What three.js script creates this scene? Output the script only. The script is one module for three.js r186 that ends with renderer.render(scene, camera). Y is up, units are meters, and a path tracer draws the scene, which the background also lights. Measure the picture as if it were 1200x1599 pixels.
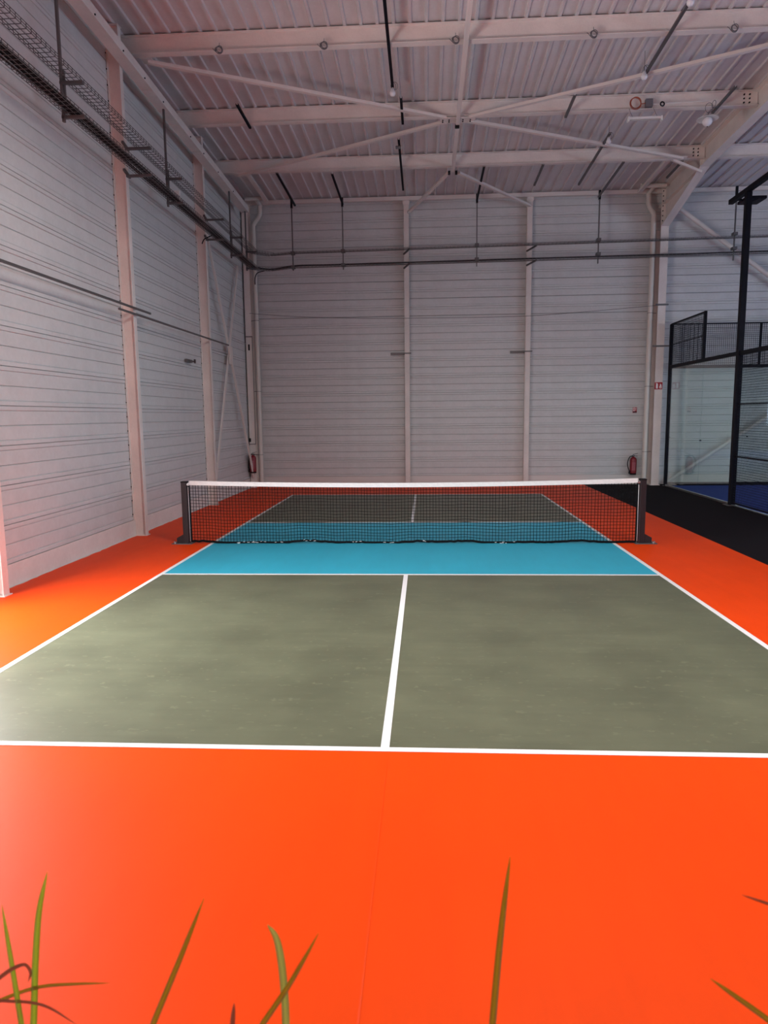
import * as THREE from 'three';
import { mergeGeometries } from 'three/addons/utils/BufferGeometryUtils.js';
import { RoundedBoxGeometry } from 'three/addons/geometries/RoundedBoxGeometry.js';
import { RectAreaLightUniformsLib } from 'three/addons/lights/RectAreaLightUniformsLib.js';

// ------------------------------------------------------------------ camera, sky, lights, exposure
const scene = new THREE.Scene();
const camera = new THREE.PerspectiveCamera(71.77, 1200 / 1599, 0.05, 200);
camera.position.set(0.2407, 1.9213, 10.5882);
camera.rotation.set(-0.1349, 0.0591, -0.0111, 'YXZ');
camera.focus = 12; camera.userData.fStop = 10;
camera.updateMatrixWorld(true);
scene.background = new THREE.Color().setRGB(3.2, 3.6, 4.2);          // overcast daylight seen and let in through the yard door
const renderer = new THREE.WebGLRenderer({ antialias: true });
renderer.toneMapping = THREE.LinearToneMapping;
renderer.toneMappingExposure = 1.0;
renderer.shadowMap.enabled = true;
RectAreaLightUniformsLib.init();
const DOOR = { z0: 3.75, z1: 6.85, h: 3.3 };
const daylight = new THREE.RectAreaLight(new THREE.Color().setRGB(1, 0.985, 0.97), 18, DOOR.z1 - DOOR.z0 - 0.1, DOOR.h - 0.1);
daylight.name = 'daylight_in_yard_door';
daylight.position.set(-4.84, DOOR.h / 2, (DOOR.z0 + DOOR.z1) / 2);
daylight.lookAt(0, DOOR.h / 2, (DOOR.z0 + DOOR.z1) / 2);
scene.add(daylight);
const WIN = { z0: -3, z1: 9, y0: 1.2, y1: 3.6 };
const sideLight = new THREE.RectAreaLight(new THREE.Color().setRGB(0.62, 0.78, 1), 5, WIN.z1 - WIN.z0 - 0.1, WIN.y1 - WIN.y0 - 0.1);
sideLight.name = 'daylight_in_window_band';
sideLight.position.set(17.28, (WIN.y0 + WIN.y1) / 2, (WIN.z0 + WIN.z1) / 2);
sideLight.lookAt(0, (WIN.y0 + WIN.y1) / 2, (WIN.z0 + WIN.z1) / 2);
scene.add(sideLight);
const HIGH_BAYS = [[1.5, 6.75, 5.3], [4.2, 6.75, 7.2]];
const HIGH_BAY_CD = 76;

// ------------------------------------------------------------------ helpers
const V = (x, y, z) => new THREE.Vector3(x, y, z);
let seed = 7; const rnd = () => { seed = (seed * 1664525 + 1013904223) >>> 0; return seed / 4294967296; };
const taken = new Map();
const numbered = (n) => { const k = taken.get(n) ?? 0; taken.set(n, k + 1); return k ? n + '_' + String(k).padStart(3, '0') : n; };
const clean = (g) => { let h = g.index ? g.toNonIndexed() : g; for (const k of Object.keys(h.attributes)) if (!['position', 'normal', 'uv'].includes(k)) h.deleteAttribute(k); return h; };
const merge = (list) => mergeGeometries(list.flat(9).map(clean));
const box = (x0, x1, y0, y1, z0, z1) => new THREE.BoxGeometry(x1 - x0, y1 - y0, z1 - z0).translate((x0 + x1) / 2, (y0 + y1) / 2, (z0 + z1) / 2);
const rbox = (x0, x1, y0, y1, z0, z1, r = 0.008) => new RoundedBoxGeometry(x1 - x0, y1 - y0, z1 - z0, 2, r).translate((x0 + x1) / 2, (y0 + y1) / 2, (z0 + z1) / 2);
function along(g, a, b, up = V(0, 1, 0)) {                        // a geometry made along +z from 0 onto the line a -> b
  const z = b.clone().sub(a).normalize(), x = up.clone().cross(z).normalize(), y = z.clone().cross(x);
  return g.applyMatrix4(new THREE.Matrix4().makeBasis(x, y, z).setPosition(a));
}
const rod = (a, b, r, n = 10) => along(new THREE.CylinderGeometry(r, r, a.distanceTo(b), n).rotateX(Math.PI / 2).translate(0, 0, a.distanceTo(b) / 2), a, b, Math.abs(b.clone().sub(a).normalize().y) > 0.99 ? V(1, 0, 0) : V(0, 1, 0));
const bar = (a, b, w, h, up) => along(new THREE.BoxGeometry(w, h, a.distanceTo(b)).translate(0, 0, a.distanceTo(b) / 2), a, b, up ?? (Math.abs(b.clone().sub(a).normalize().y) > 0.99 ? V(1, 0, 0) : V(0, 1, 0)));
function shapeOf(pts) { const s = new THREE.Shape(); pts.forEach(([x, y], i) => (i ? s.lineTo(x, y) : s.moveTo(x, y))); s.closePath(); return s; }
const extr = (pts, len) => new THREE.ExtrudeGeometry(shapeOf(pts), { depth: len, bevelEnabled: false });
const iPts = (h, b, tw, tf) => { const H = h / 2, B = b / 2, t = tw / 2; return [[-B, -H], [B, -H], [B, -H + tf], [t, -H + tf], [t, H - tf], [B, H - tf], [B, H], [-B, H], [-B, H - tf], [-t, H - tf], [-t, -H + tf], [-B, -H + tf]]; };
const iBeam = (a, b, h, w, tw, tf, up) => along(extr(iPts(h, w, tw, tf), a.distanceTo(b)), a, b, up);
const tube = (pts, r, n = 40, k = 8, closed = false) => new THREE.TubeGeometry(new THREE.CatmullRomCurve3(pts, closed), n, r, k, closed);
const ring = (c, R, r, rot = [0, 0, 0], k = 24) => new THREE.TorusGeometry(R, r, 6, k).applyMatrix4(new THREE.Matrix4().makeRotationFromEuler(new THREE.Euler(...rot)).setPosition(c));
const shade = (o) => { o.castShadow = o.receiveShadow = true; return o; };
function thing(name, label, category, at = [0, 0, 0], group) {
  const o = new THREE.Group(); o.name = numbered(name); o.position.set(...at); o.userData = { label, category };
  if (group) o.userData.group = group;
  scene.add(o); return o;
}
// geometry is given in world metres and moved into the parent's frame
function part(parent, name, geo, mat, label, kind) {
  const g = Array.isArray(geo) ? merge(geo) : geo;
  parent.updateMatrixWorld(true);
  const p = new THREE.Vector3().setFromMatrixPosition(parent.matrixWorld);
  const m = shade(new THREE.Mesh(g.translate(-p.x, -p.y, -p.z), mat)); m.name = name;
  if (label) m.userData.label = label; if (kind) m.userData.kind = kind;
  parent.add(m); return m;
}
function solo(name, geo, mat, label, category, at, group) {            // a thing of one mesh with its origin at its base
  const g = Array.isArray(geo) ? merge(geo) : geo;
  const m = shade(new THREE.Mesh(g.translate(-at[0], -at[1], -at[2]), mat)); m.name = numbered(name); m.position.set(...at);
  m.userData = { label, category }; if (group) m.userData.group = group;
  scene.add(m); return m;
}
function struct(name, geo, mat, label, category) {
  const m = shade(new THREE.Mesh(Array.isArray(geo) ? merge(geo) : geo, mat)); m.name = name;
  m.userData = { kind: 'structure', label, category }; scene.add(m); return m;
}
function planarUV(g, f) { const p = g.attributes.position, u = g.attributes.uv; for (let i = 0; i < p.count; i++) { const [a, b] = f(p.getX(i), p.getY(i), p.getZ(i)); u.setXY(i, a, b); } return g; }

// ------------------------------------------------------------------ textures and materials
function noiseTex(n, fn, srgb) {
  const d = new Uint8Array(n * n * 4);
  for (let y = 0; y < n; y++) for (let x = 0; x < n; x++) { const c = fn(x / n, y / n), o = (y * n + x) * 4; for (let k = 0; k < 3; k++) d[o + k] = Math.max(0, Math.min(255, Math.round(255 * (Array.isArray(c) ? c[k] : c)))); d[o + 3] = 255; }
  const t = new THREE.DataTexture(d, n, n); t.wrapS = t.wrapT = THREE.RepeatWrapping; t.magFilter = THREE.LinearFilter; t.minFilter = THREE.LinearMipmapLinearFilter; t.generateMipmaps = true;
  if (srgb) t.colorSpace = THREE.SRGBColorSpace; t.needsUpdate = true; return t;
}
const hash = (x, y, s) => { let h = (x * 374761393 + y * 668265263 + s * 974711) | 0; h = Math.imul(h ^ (h >>> 13), 1274126177); return ((h ^ (h >>> 16)) >>> 0) / 4294967296; };
function vnoise(x, y, px, py, s) {                                // value noise, tileable over px by py cells
  const xi = Math.floor(x), yi = Math.floor(y), fx = x - xi, fy = y - yi, sx = fx * fx * (3 - 2 * fx), sy = fy * fy * (3 - 2 * fy);
  const h = (a, b) => hash(((a % px) + px) % px, ((b % py) + py) % py, s);
  return (h(xi, yi) * (1 - sx) + h(xi + 1, yi) * sx) * (1 - sy) + (h(xi, yi + 1) * (1 - sx) + h(xi + 1, yi + 1) * sx) * sy;
}
const fbm = (u, v, px, py, s, o = 4) => { let a = 0, w = 0.5, t = 0; for (let i = 0; i < o; i++) { a += w * vnoise(u * px, v * py, px, py, s + i); t += w; w *= 0.55; px *= 2; py *= 2; } return a / t; };
const grain = noiseTex(512, (u, v) => 0.5 + 0.5 * (fbm(u, v, 64, 64, 3, 3) - 0.5));
const rollMarks = noiseTex(1024, (u, v) => {                           // roller-applied acrylic: cloudy patches, long streaks, a few pale scuffs
  const c = fbm(u, v, 5, 5, 11, 5) - 0.5, st = fbm(u, v, 3, 26, 21, 3) - 0.5, sc = Math.max(0, fbm(u, v, 40, 90, 31, 3) - 0.74) * 2.2;
  const k = 0.88 + 0.2 * c + 0.09 * st + sc; return [k, k, k];
}, true);
const orangeMarks = noiseTex(1024, (u, v) => { const c = fbm(u, v, 4, 4, 41, 5) - 0.5, st = fbm(u, v, 40, 5, 51, 3) - 0.5; const k = 0.965 + 0.06 * c + 0.03 * st; return [k, k, k]; }, true);
const wallMarks = noiseTex(512, (u, v) => { const k = 0.955 + 0.07 * (fbm(u, v, 6, 6, 61, 5) - 0.5) + 0.03 * (fbm(u, v, 60, 60, 62, 2) - 0.5); return [k, k, k]; }, true);
const mats = {};
const M = (name, r, g, b, rough, extra = {}) => { const m = new THREE[extra.specularIntensity === undefined ? 'MeshStandardMaterial' : 'MeshPhysicalMaterial']({ roughness: rough, metalness: 0, ...extra }); m.color.setRGB(r, g, b); m.name = name; mats[name] = m; return m; };
M('orange', 0.92, 0.066, 0.001, 0.5, { specularIntensity: 0.22, map: orangeMarks, bumpMap: grain, bumpScale: 0.0006 });
M('blue', 0.03, 0.46, 0.64, 0.5, { map: orangeMarks, bumpMap: grain, bumpScale: 0.0006 });
M('green', 0.155, 0.165, 0.10, 0.42, { map: rollMarks, bumpMap: grain, bumpScale: 0.0006 });
M('line', 0.86, 0.86, 0.86, 0.5);
M('rubber', 0.008, 0.005, 0.007, 1, { specularIntensity: 0.25 });
M('turf', 0.03, 0.07, 0.36, 0.95, { bumpMap: grain, bumpScale: 0.003 });
M('concrete', 0.25, 0.24, 0.23, 0.9);
M('cladding', 0.67, 0.665, 0.665, 0.45, { map: wallMarks });
M('wallcore', 0.5, 0.5, 0.49, 0.8);
M('plinth', 0.77, 0.72, 0.69, 0.75, { map: wallMarks });
M('steel', 0.82, 0.74, 0.70, 0.5, { map: wallMarks });
M('deck', 0.68, 0.64, 0.65, 0.4, { map: wallMarks });
M('pvc', 0.66, 0.61, 0.56, 0.4);
M('zinc', 0.16, 0.15, 0.15, 0.5, { metalness: 0.6 });
M('black', 0.008, 0.007, 0.009, 0.6, { specularIntensity: 0.4 });
M('blackmetal', 0.005, 0.005, 0.009, 0.55, { specularIntensity: 0.25 });
M('postpaint', 0.022, 0.014, 0.016, 0.5, { specularIntensity: 0.5 });
M('netcord', 0.006, 0.006, 0.007, 0.9, { specularIntensity: 0.2 });
M('tape', 0.82, 0.80, 0.78, 0.7, { map: wallMarks });
M('chrome', 0.6, 0.6, 0.6, 0.3, { metalness: 1 });
M('whiteplastic', 0.75, 0.73, 0.71, 0.4);
M('red', 0.22, 0.008, 0.018, 0.35);
M('copper', 0.36, 0.09, 0.05, 0.5);
M('boxgrey', 0.14, 0.13, 0.14, 0.6);
M('soil', 0.05, 0.035, 0.025, 1);
M('planter', 0.4, 0.39, 0.37, 0.6);
M('frostglobe', 0.78, 0.77, 0.80, 0.3);
const lampFace = M('lampface', 0.9, 0.9, 0.9, 0.4); lampFace.emissive.setRGB(1, 0.97, 0.93); lampFace.emissiveIntensity = 6;
const glass = new THREE.MeshPhysicalMaterial({ transmission: 1, thickness: 0, roughness: 0.02, ior: 1.5, color: new THREE.Color().setRGB(0.93, 0.97, 0.955) }); glass.name = 'glass';

// ------------------------------------------------------------------ the setting
const WX = -4.58, WZ = -9.05, X1 = 17.3, Z1 = 13.4, SLOPE = 0.03, DECK0 = 7.6 + SLOPE * 8.9;
const deckY = (z) => DECK0 + SLOPE * z;                                // underside of the deck ribs = top of the purlins
const H = 3.048, L = 6.706, K = 2.134, EDGE = 4.56, LW = 0.0255;

const floor = struct('floor', box(WX - 0.3, X1 + 0.3, -0.25, -0.004, WZ - 0.3, Z1 + 0.3), mats.concrete, 'painted sports hall floor with orange, blue and green court areas', 'floor');
const uvXZ = (s) => (g) => planarUV(g, (x, y, z) => [x / s, z / s]);
part(floor, 'orange_coating', uvXZ(3.1)(box(WX - 0.02, EDGE, -0.004, 0, WZ, Z1)), mats.orange, 'glossy orange court surround');
part(floor, 'black_flooring', box(EDGE, X1, -0.004, 0.0005, WZ, Z1), mats.rubber, 'black floor strip beside the padel court');
part(floor, 'blue_turf', uvXZ(0.5)(box(6.68, 16.6, -0.002, 0.008, -8.5, 11.4)), mats.turf, 'blue artificial turf of the padel court');
for (const [s, e] of [[-1, 'far'], [1, 'near']]) {
  part(floor, 'kitchen_zone', uvXZ(2.7)(box(-H, H, -0.002, 0.0012, Math.min(0, s * K), Math.max(0, s * K))), mats.blue, 'turquoise blue zone beside the net');
  for (const t of [-1, 1]) part(floor, 'service_court', uvXZ(2.3)(box(Math.min(0, t * H), Math.max(0, t * H), -0.002, 0.0012, Math.min(s * K, s * L), Math.max(s * K, s * L))), mats.green, 'olive green service court');
  part(floor, 'court_line', box(-H, H, 0, 0.0024, s * K - LW, s * K + LW), mats.line);
  part(floor, 'court_line', box(-H - LW, H + LW, 0, 0.0026, s * L - LW, s * L + LW), mats.line);
  part(floor, 'court_line', box(-LW, LW, 0, 0.0022, Math.min(s * K, s * L), Math.max(s * K, s * L)), mats.line);
}
for (const t of [-1, 1]) part(floor, 'court_line', box(t * H - LW, t * H + LW, 0, 0.0028, -L, L), mats.line);
part(floor, 'floor_seam', box(-0.004, 0.004, 0, 0.0008, 6.8, 11.5).rotateY(0.0).translate(0.02, 0, 0), mats.orange, 'faint ridge in the orange coating');

// liner trays: one extruded profile per bay length; x = height, y = relief
const P = 0.455, ROW0 = 0.265;
const trayPts = [[0.001, -0.03], [0.001, -0.016], [0.006, 0.002], [0.050, 0.002], [0.056, -0.014], [0.068, -0.006], [P / 2 - 0.011, -0.006], [P / 2 - 0.003, -0.017], [P / 2 + 0.003, -0.017], [P / 2 + 0.007, -0.006], [P - 0.068, -0.006], [P - 0.056, -0.014], [P - 0.050, 0.002], [P - 0.006, 0.002], [P - 0.001, -0.016], [P - 0.001, -0.03]];
const trayCache = new Map();
function trayGeo(len) {
  const k = len.toFixed(3);
  if (!trayCache.has(k)) { const g = clean(extr(trayPts, len)); planarUV(g, (x, y, z) => [z / 2.3, x / 2.3]); trayCache.set(k, g); }
  return trayCache.get(k);
}
function trays(parent, rowsFrom, rowsTo, place, len) {
  for (let r = rowsFrom; r < rowsTo; r++) { const m = shade(new THREE.Mesh(trayGeo(len), mats.cladding)); m.name = 'liner_tray'; place(m, ROW0 + r * P, len); parent.add(m); }
}
const wl = struct('wall_left', [box(WX - 0.3, WX - 0.02, 0, 8.6, WZ - 0.3, DOOR.z0), box(WX - 0.3, WX - 0.02, 0, 8.6, DOOR.z1, Z1 + 0.3), box(WX - 0.3, WX - 0.02, DOOR.h, 8.6, DOOR.z0, DOOR.z1)], mats.wallcore, 'long white side wall of horizontal ribbed metal trays', 'wall');
const turned = (x, y, z) => new THREE.Quaternion().setFromRotationMatrix(new THREE.Matrix4().makeBasis(x, y, z));
const TURN_L = turned(V(0, 1, 0), V(1, 0, 0), V(0, 0, -1)), TURN_B = turned(V(0, 1, 0), V(0, 0, 1), V(1, 0, 0));
const placeL = (z0) => (m, y, len) => { m.quaternion.copy(TURN_L); m.position.set(WX - 0.003, y, z0 + len); };
const LPOSTS = [3.22, -0.78, -4.8];
trays(wl, 0, 17, placeL(WZ), LPOSTS[2] - WZ); trays(wl, 0, 17, placeL(LPOSTS[2]), LPOSTS[1] - LPOSTS[2]); trays(wl, 0, 17, placeL(LPOSTS[1]), LPOSTS[0] - LPOSTS[1]);
trays(wl, 0, 17, placeL(LPOSTS[0]), DOOR.z0 - LPOSTS[0]); trays(wl, 7, 17, placeL(DOOR.z0), DOOR.z1 - DOOR.z0); trays(wl, 0, 17, placeL(DOOR.z1), Z1 - DOOR.z1);
function wavyPlinth(z0, z1) {                                       // white paint of the plinth runs onto the floor with a ragged edge
  const pts = [[0, z0]]; const n = Math.round((z1 - z0) / 0.11);
  for (let i = 0; i <= n; i++) pts.push([0.012 + 0.03 * rnd() * rnd() + 0.014 * fbm(i / n, 0.3, 7, 1, 71, 2), z0 + (z1 - z0) * i / n]);
  pts.push([0, z1]);
  return new THREE.ExtrudeGeometry(shapeOf(pts), { depth: 0.002, bevelEnabled: false }).rotateX(Math.PI / 2).translate(WX + 0.012, 0.003, 0);
}
part(wl, 'plinth', planarUV(box(WX - 0.02, WX + 0.012, 0, 0.262, WZ, DOOR.z0), (x, y, z) => [z / 2, y / 2]), mats.plinth, 'cream painted concrete plinth');
part(wl, 'plinth', box(WX - 0.02, WX + 0.012, 0, 0.262, DOOR.z1, Z1), mats.plinth, 'cream painted concrete plinth');
part(wl, 'paint_edge', [wavyPlinth(WZ, LPOSTS[1]), wavyPlinth(LPOSTS[1], DOOR.z0)], mats.plinth, 'ragged edge of cream paint on the floor');

const BPOSTS = [-0.24, 2.98], PCX = 6.38;
const wb = struct('wall_back', box(WX - 0.3, X1 + 0.3, 0, 8.4, WZ - 0.3, WZ - 0.02), mats.wallcore, 'white end wall of horizontal ribbed metal trays', 'wall');
const placeB = (x0) => (m, y) => { m.quaternion.copy(TURN_B); m.position.set(x0, y, WZ - 0.003); };
{ const xs = [WX, BPOSTS[0], BPOSTS[1], PCX, 10.0, 13.6, X1]; for (let i = 0; i < 6; i++) trays(wb, 0, 17, placeB(xs[i]), xs[i + 1] - xs[i]); }
part(wb, 'plinth', box(WX, X1, 0, 0.262, WZ - 0.02, WZ + 0.012), mats.plinth, 'cream painted concrete plinth');
const wr = struct('wall_right', [box(X1, X1 + 0.3, 0, WIN.y0, WZ - 0.3, Z1 + 0.3), box(X1, X1 + 0.3, WIN.y1, 8.6, WZ - 0.3, Z1 + 0.3), box(X1, X1 + 0.3, WIN.y0, WIN.y1, WZ - 0.3, WIN.z0), box(X1, X1 + 0.3, WIN.y0, WIN.y1, WIN.z1, Z1 + 0.3)], mats.cladding, 'white side wall beyond the padel court', 'wall');
const win = struct('window_1', [box(X1 - 0.01, X1 + 0.3, WIN.y0 - 0.05, WIN.y0, WIN.z0, WIN.z1), box(X1 - 0.01, X1 + 0.3, WIN.y1, WIN.y1 + 0.05, WIN.z0, WIN.z1)], mats.steel, 'long glazed window band in the wall beyond the padel court', 'window');
for (let k = 0; k < 6; k++) { const a = WIN.z0 + (WIN.z1 - WIN.z0) * k / 6, b = WIN.z0 + (WIN.z1 - WIN.z0) * (k + 1) / 6; part(win, 'pane', box(X1 + 0.14, X1 + 0.15, WIN.y0, WIN.y1, a + 0.03, b - 0.03), glass); part(win, 'mullion', box(X1 + 0.1, X1 + 0.2, WIN.y0, WIN.y1, b - 0.03, b + 0.03), mats.steel); }
const wf = struct('wall_front', box(WX - 0.3, X1 + 0.3, 0, 8.7, Z1, Z1 + 0.3), mats.cladding, 'white end wall opposite the far trays', 'wall');

const sheared = (g) => { const p = g.attributes.position; for (let i = 0; i < p.count; i++) p.setY(i, p.getY(i) + deckY(p.getZ(i))); g.computeVertexNormals(); return g; };
const ceiling = struct('ceiling', sheared(clean(box(WX - 0.3, X1 + 0.3, 0.046, 0.25, WZ - 0.3, Z1 + 0.3))), mats.wallcore, 'pale ribbed steel roof deck on white purlins', 'ceiling');
{ // deck sheets one metre wide, four ribs each, ribs at 0.03 + 0.25 k
  const prof = []; for (let i = 0; i < 4; i++) { const x = i * 0.25; prof.push([x, 0.03], [x + 0.092, 0.03], [x + 0.107, 0], [x + 0.143, 0], [x + 0.158, 0.03]); }
  prof.push([1, 0.03], [1, 0.045], [0, 0.045]);
  const g = clean(extr(prof, Z1 - WZ)).translate(0, 0, WZ); planarUV(g, (x, y, z) => [x / 2.1, z / 2.1]); sheared(g);
  for (let x = -4.845; x < X1; x += 1) { const m = shade(new THREE.Mesh(g, mats.deck)); m.name = 'deck_sheet'; m.position.x = x; ceiling.add(m); }
}
// the yard door: an open doorway in the side wall, its shutter rolled up above the lintel
const dr = struct('door_1', [box(WX - 0.3, WX + 0.03, 0, DOOR.h, DOOR.z0 - 0.06, DOOR.z0 + 0.01), box(WX - 0.3, WX + 0.03, 0, DOOR.h, DOOR.z1 - 0.01, DOOR.z1 + 0.06), box(WX - 0.3, WX + 0.03, DOOR.h - 0.01, DOOR.h + 0.1, DOOR.z0 - 0.06, DOOR.z1 + 0.06)], mats.steel, 'open yard doorway in the ribbed side wall', 'door');
part(dr, 'rolled_shutter', rod(V(WX + 0.16, DOOR.h + 0.3, DOOR.z0 - 0.02), V(WX + 0.16, DOOR.h + 0.3, DOOR.z1 + 0.02), 0.15, 24), mats.zinc, 'rolled up grey shutter');
struct('yard_ground', box(-30, WX - 0.3, -0.25, -0.02, -12, 20), mats.concrete, 'grey concrete yard outside the doorway', 'ground');

// ------------------------------------------------------------------ steelwork
LPOSTS.forEach((z, i) => {
  const top = deckY(z) - 0.03, t = thing('wall_post', 'cream steel I-section post on the side wall, ' + ['at the yard doorway', 'level with the net post', 'where the wall cross braces start'][i], 'column', [-4.48, 0, z], 'posts along the side wall');
  part(t, 'section', iBeam(V(-4.48, 0, z), V(-4.48, top, z), 0.2, 0.11, 0.008, 0.011, V(1, 0, 0)), mats.steel);
  part(t, 'cap_plate', box(-4.58, -4.37, top, top + 0.012, z - 0.07, z + 0.07), mats.steel);
  part(t, 'base_plate', box(-4.565, -4.36, 0, 0.012, z - 0.075, z + 0.075), mats.steel);
  part(t, 'screw_row', Array.from({ length: 34 }, (_, k) => box(-4.578, -4.568, 0.36 + k * P / 2 - 0.008, 0.36 + k * P / 2 + 0.008, z + 0.075, z + 0.09)), mats.black, 'dark screw heads in the cladding edge', 'stuff');
});
{
  const t = thing('corner_post', 'cream steel corner column with a conduit loop and small black plate', 'column', [-4.47, 0, -8.72]);
  part(t, 'section', iBeam(V(-4.47, 0, -8.72), V(-4.47, 7.5, -8.72), 0.3, 0.16, 0.009, 0.012, V(0, 0, 1)), mats.steel);
  part(t, 'conduit_loop', [bar(V(-4.56, 1.2, -8.555), V(-4.37, 1.2, -8.555), 0.018, 0.018), bar(V(-4.56, 4.06, -8.555), V(-4.37, 4.06, -8.555), 0.025, 0.025), bar(V(-4.375, 1.2, -8.555), V(-4.375, 4.06, -8.555), 0.014, 0.014), bar(V(-4.556, 3.9, -8.555), V(-4.556, 5.8, -8.555), 0.014, 0.014)], mats.boxgrey, 'thin dark conduit');
  part(t, 'junction_plate', rbox(-4.49, -4.45, 3.7, 3.86, -8.57, -8.55, 0.004), mats.black, 'small black plate');
  part(t, 'socket', rbox(-4.55, -4.51, 1.26, 1.36, -8.58, -8.54, 0.006), mats.black, 'small dark socket');
}
BPOSTS.forEach((x, i) => {
  const t = thing('wind_post', 'slim cream post on the far wall, ' + ['first to the right of the corner column', 'nearer the fire extinguisher and the large haunched column'][i], 'column', [x, 0, WZ + 0.1], 'slim posts on the far wall');
  part(t, 'section', iBeam(V(x, 0, WZ + 0.1), V(x, 7.5, WZ + 0.1), 0.16, 0.13, 0.008, 0.01, V(0, 0, 1)), mats.steel);
  part(t, 'cap_plate', box(x - 0.09, x + 0.09, 7.4, 7.5, WZ + 0.18, WZ + 0.195), mats.steel);
  part(t, 'clip', [bar(V(x - 0.11, 3.585, WZ + 0.22), V(x + 0.11, 3.585, WZ + 0.22), 0.03, 0.03), box(x - 0.45, x - 0.06, 3.55, 3.62, WZ + 0.005, WZ + 0.03)], mats.zinc, 'small perforated bracket');
  for (const y of [6.2, 5.84]) part(t, 'tray_bracket', bar(V(x - 0.07, y - 0.05, WZ + 0.2), V(x + 0.1, y - 0.03, WZ + 0.72), 0.035, 0.035), mats.zinc, 'dark tray bracket');
});
{ // portal column and haunched rafter
  const zc = -8.7, d = 0.35;
  const t = thing('portal_column', 'large cream I-section column with a red sign', 'column', [PCX, 0, zc - d / 2]);
  part(t, 'section', iBeam(V(PCX, 0, zc - d / 2), V(PCX, 6.62, zc - d / 2), d, 0.2, 0.01, 0.016, V(0, 0, 1)), mats.steel);
  part(t, 'base_plate', box(PCX - 0.13, PCX + 0.13, 0, 0.02, zc - d, zc + 0.03), mats.steel);
  for (const [y, x0, x1] of [[4.7, -0.16, 0.16], [3.65, -0.2, 0.32]]) part(t, 'perforated_bracket', box(PCX + x0, PCX + x1, y - 0.02, y + 0.02, zc, zc + 0.03), mats.zinc, 'zinc perforated bracket');
  const r = thing('roof_rafter', 'big cream haunched roof rafter on the portal column', 'beam', [PCX, 6.6, zc]);
  const zh = -6.2, yb = (z) => deckY(z) - 0.42;
  part(r, 'rafter', iBeam(V(PCX, deckY(WZ) - 0.21, WZ), V(PCX, deckY(Z1) - 0.21, Z1), 0.42, 0.2, 0.012, 0.018), mats.steel);
  // haunch: tapered web and bottom flange
  const web = extr([[-zh, yb(zh)], [-zh, yb(zh) - 0.005], [-zc, 6.66], [-WZ, 6.62], [-WZ, deckY(WZ) - 0.3], [-zc, deckY(zc) - 0.3]], 0.012).rotateY(Math.PI / 2).translate(PCX - 0.006, 0, 0);
  part(r, 'haunch_web', web, mats.steel);
  part(r, 'haunch_flange', bar(V(PCX, 6.65, zc - 0.02), V(PCX, yb(zh), zh), 0.2, 0.018), mats.steel);
  part(r, 'end_plate', box(PCX - 0.1, PCX + 0.1, 6.6, 7.55, zc - 0.02, zc + 0.005), mats.steel);
  part(r, 'stiffener', box(PCX - 0.1, PCX + 0.1, yb(zh), deckY(zh) - 0.02, zh - 0.008, zh + 0.008), mats.steel);
  part(r, 'bolt_row', Array.from({ length: 7 }, (_, k) => rod(V(PCX - 0.075, 6.78 + k * 0.12, zc), V(PCX - 0.075, 6.78 + k * 0.12, zc + 0.025), 0.014, 6)), mats.black, 'dark bolts in the end plate', 'stuff');
  part(r, 'knee_strut', bar(V(PCX - 0.7, deckY(-6.16) - 0.27, -6.16), V(PCX - 0.02, yb(-6.6) - 0.06, -6.3), 0.05, 0.05), mats.steel, 'short angle strut to a purlin');
}
const PURL = [[-6.16, 'nearest the far wall'], [-3.69, 'above the hanging tube lamp'], [-1.14, 'with a row of cable coils'], [1.4, 'above the court side of the net']];
const bolts4 = (x, z) => [0.05, -0.05].flatMap((dx) => [0.06, 0.13, 0.2].map((dy) => rod(V(x + dx, deckY(z) - dy, z + 0.002), V(x + dx, deckY(z) - dy, z + 0.026), 0.014, 6)));
for (const [z, where] of PURL) {
  const y = deckY(z) - 0.135, t = thing('roof_purlin', 'cream I-section purlin ' + where, 'beam', [-4.5, deckY(z) - 0.27, z], 'purlins above the pickleball court');
  part(t, 'section', iBeam(V(-4.5, y, z), V(PCX - 0.02, y, z), 0.27, 0.135, 0.007, 0.012), mats.steel);
  part(t, 'end_bolts', bolts4(PCX - 0.22, z), mats.black, 'dark bolts beside the rafter', 'stuff');
  const u = thing('roof_purlin', 'cream purlin over the padel court, continuing the one ' + where, 'beam', [PCX, deckY(z) - 0.27, z], 'purlins above the padel court');
  part(u, 'section', iBeam(V(PCX + 0.02, y, z), V(X1, y, z), 0.27, 0.135, 0.007, 0.012), mats.steel);
}
{ const y = 7.545; solo('eaves_channel', box(WX + 0.05, X1, y - 0.05, y + 0.045, WZ + 0.16, WZ + 0.25), mats.steel, 'thin cream channel along the top of the far wall', 'beam', [WX, y, WZ + 0.2]); }
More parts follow.
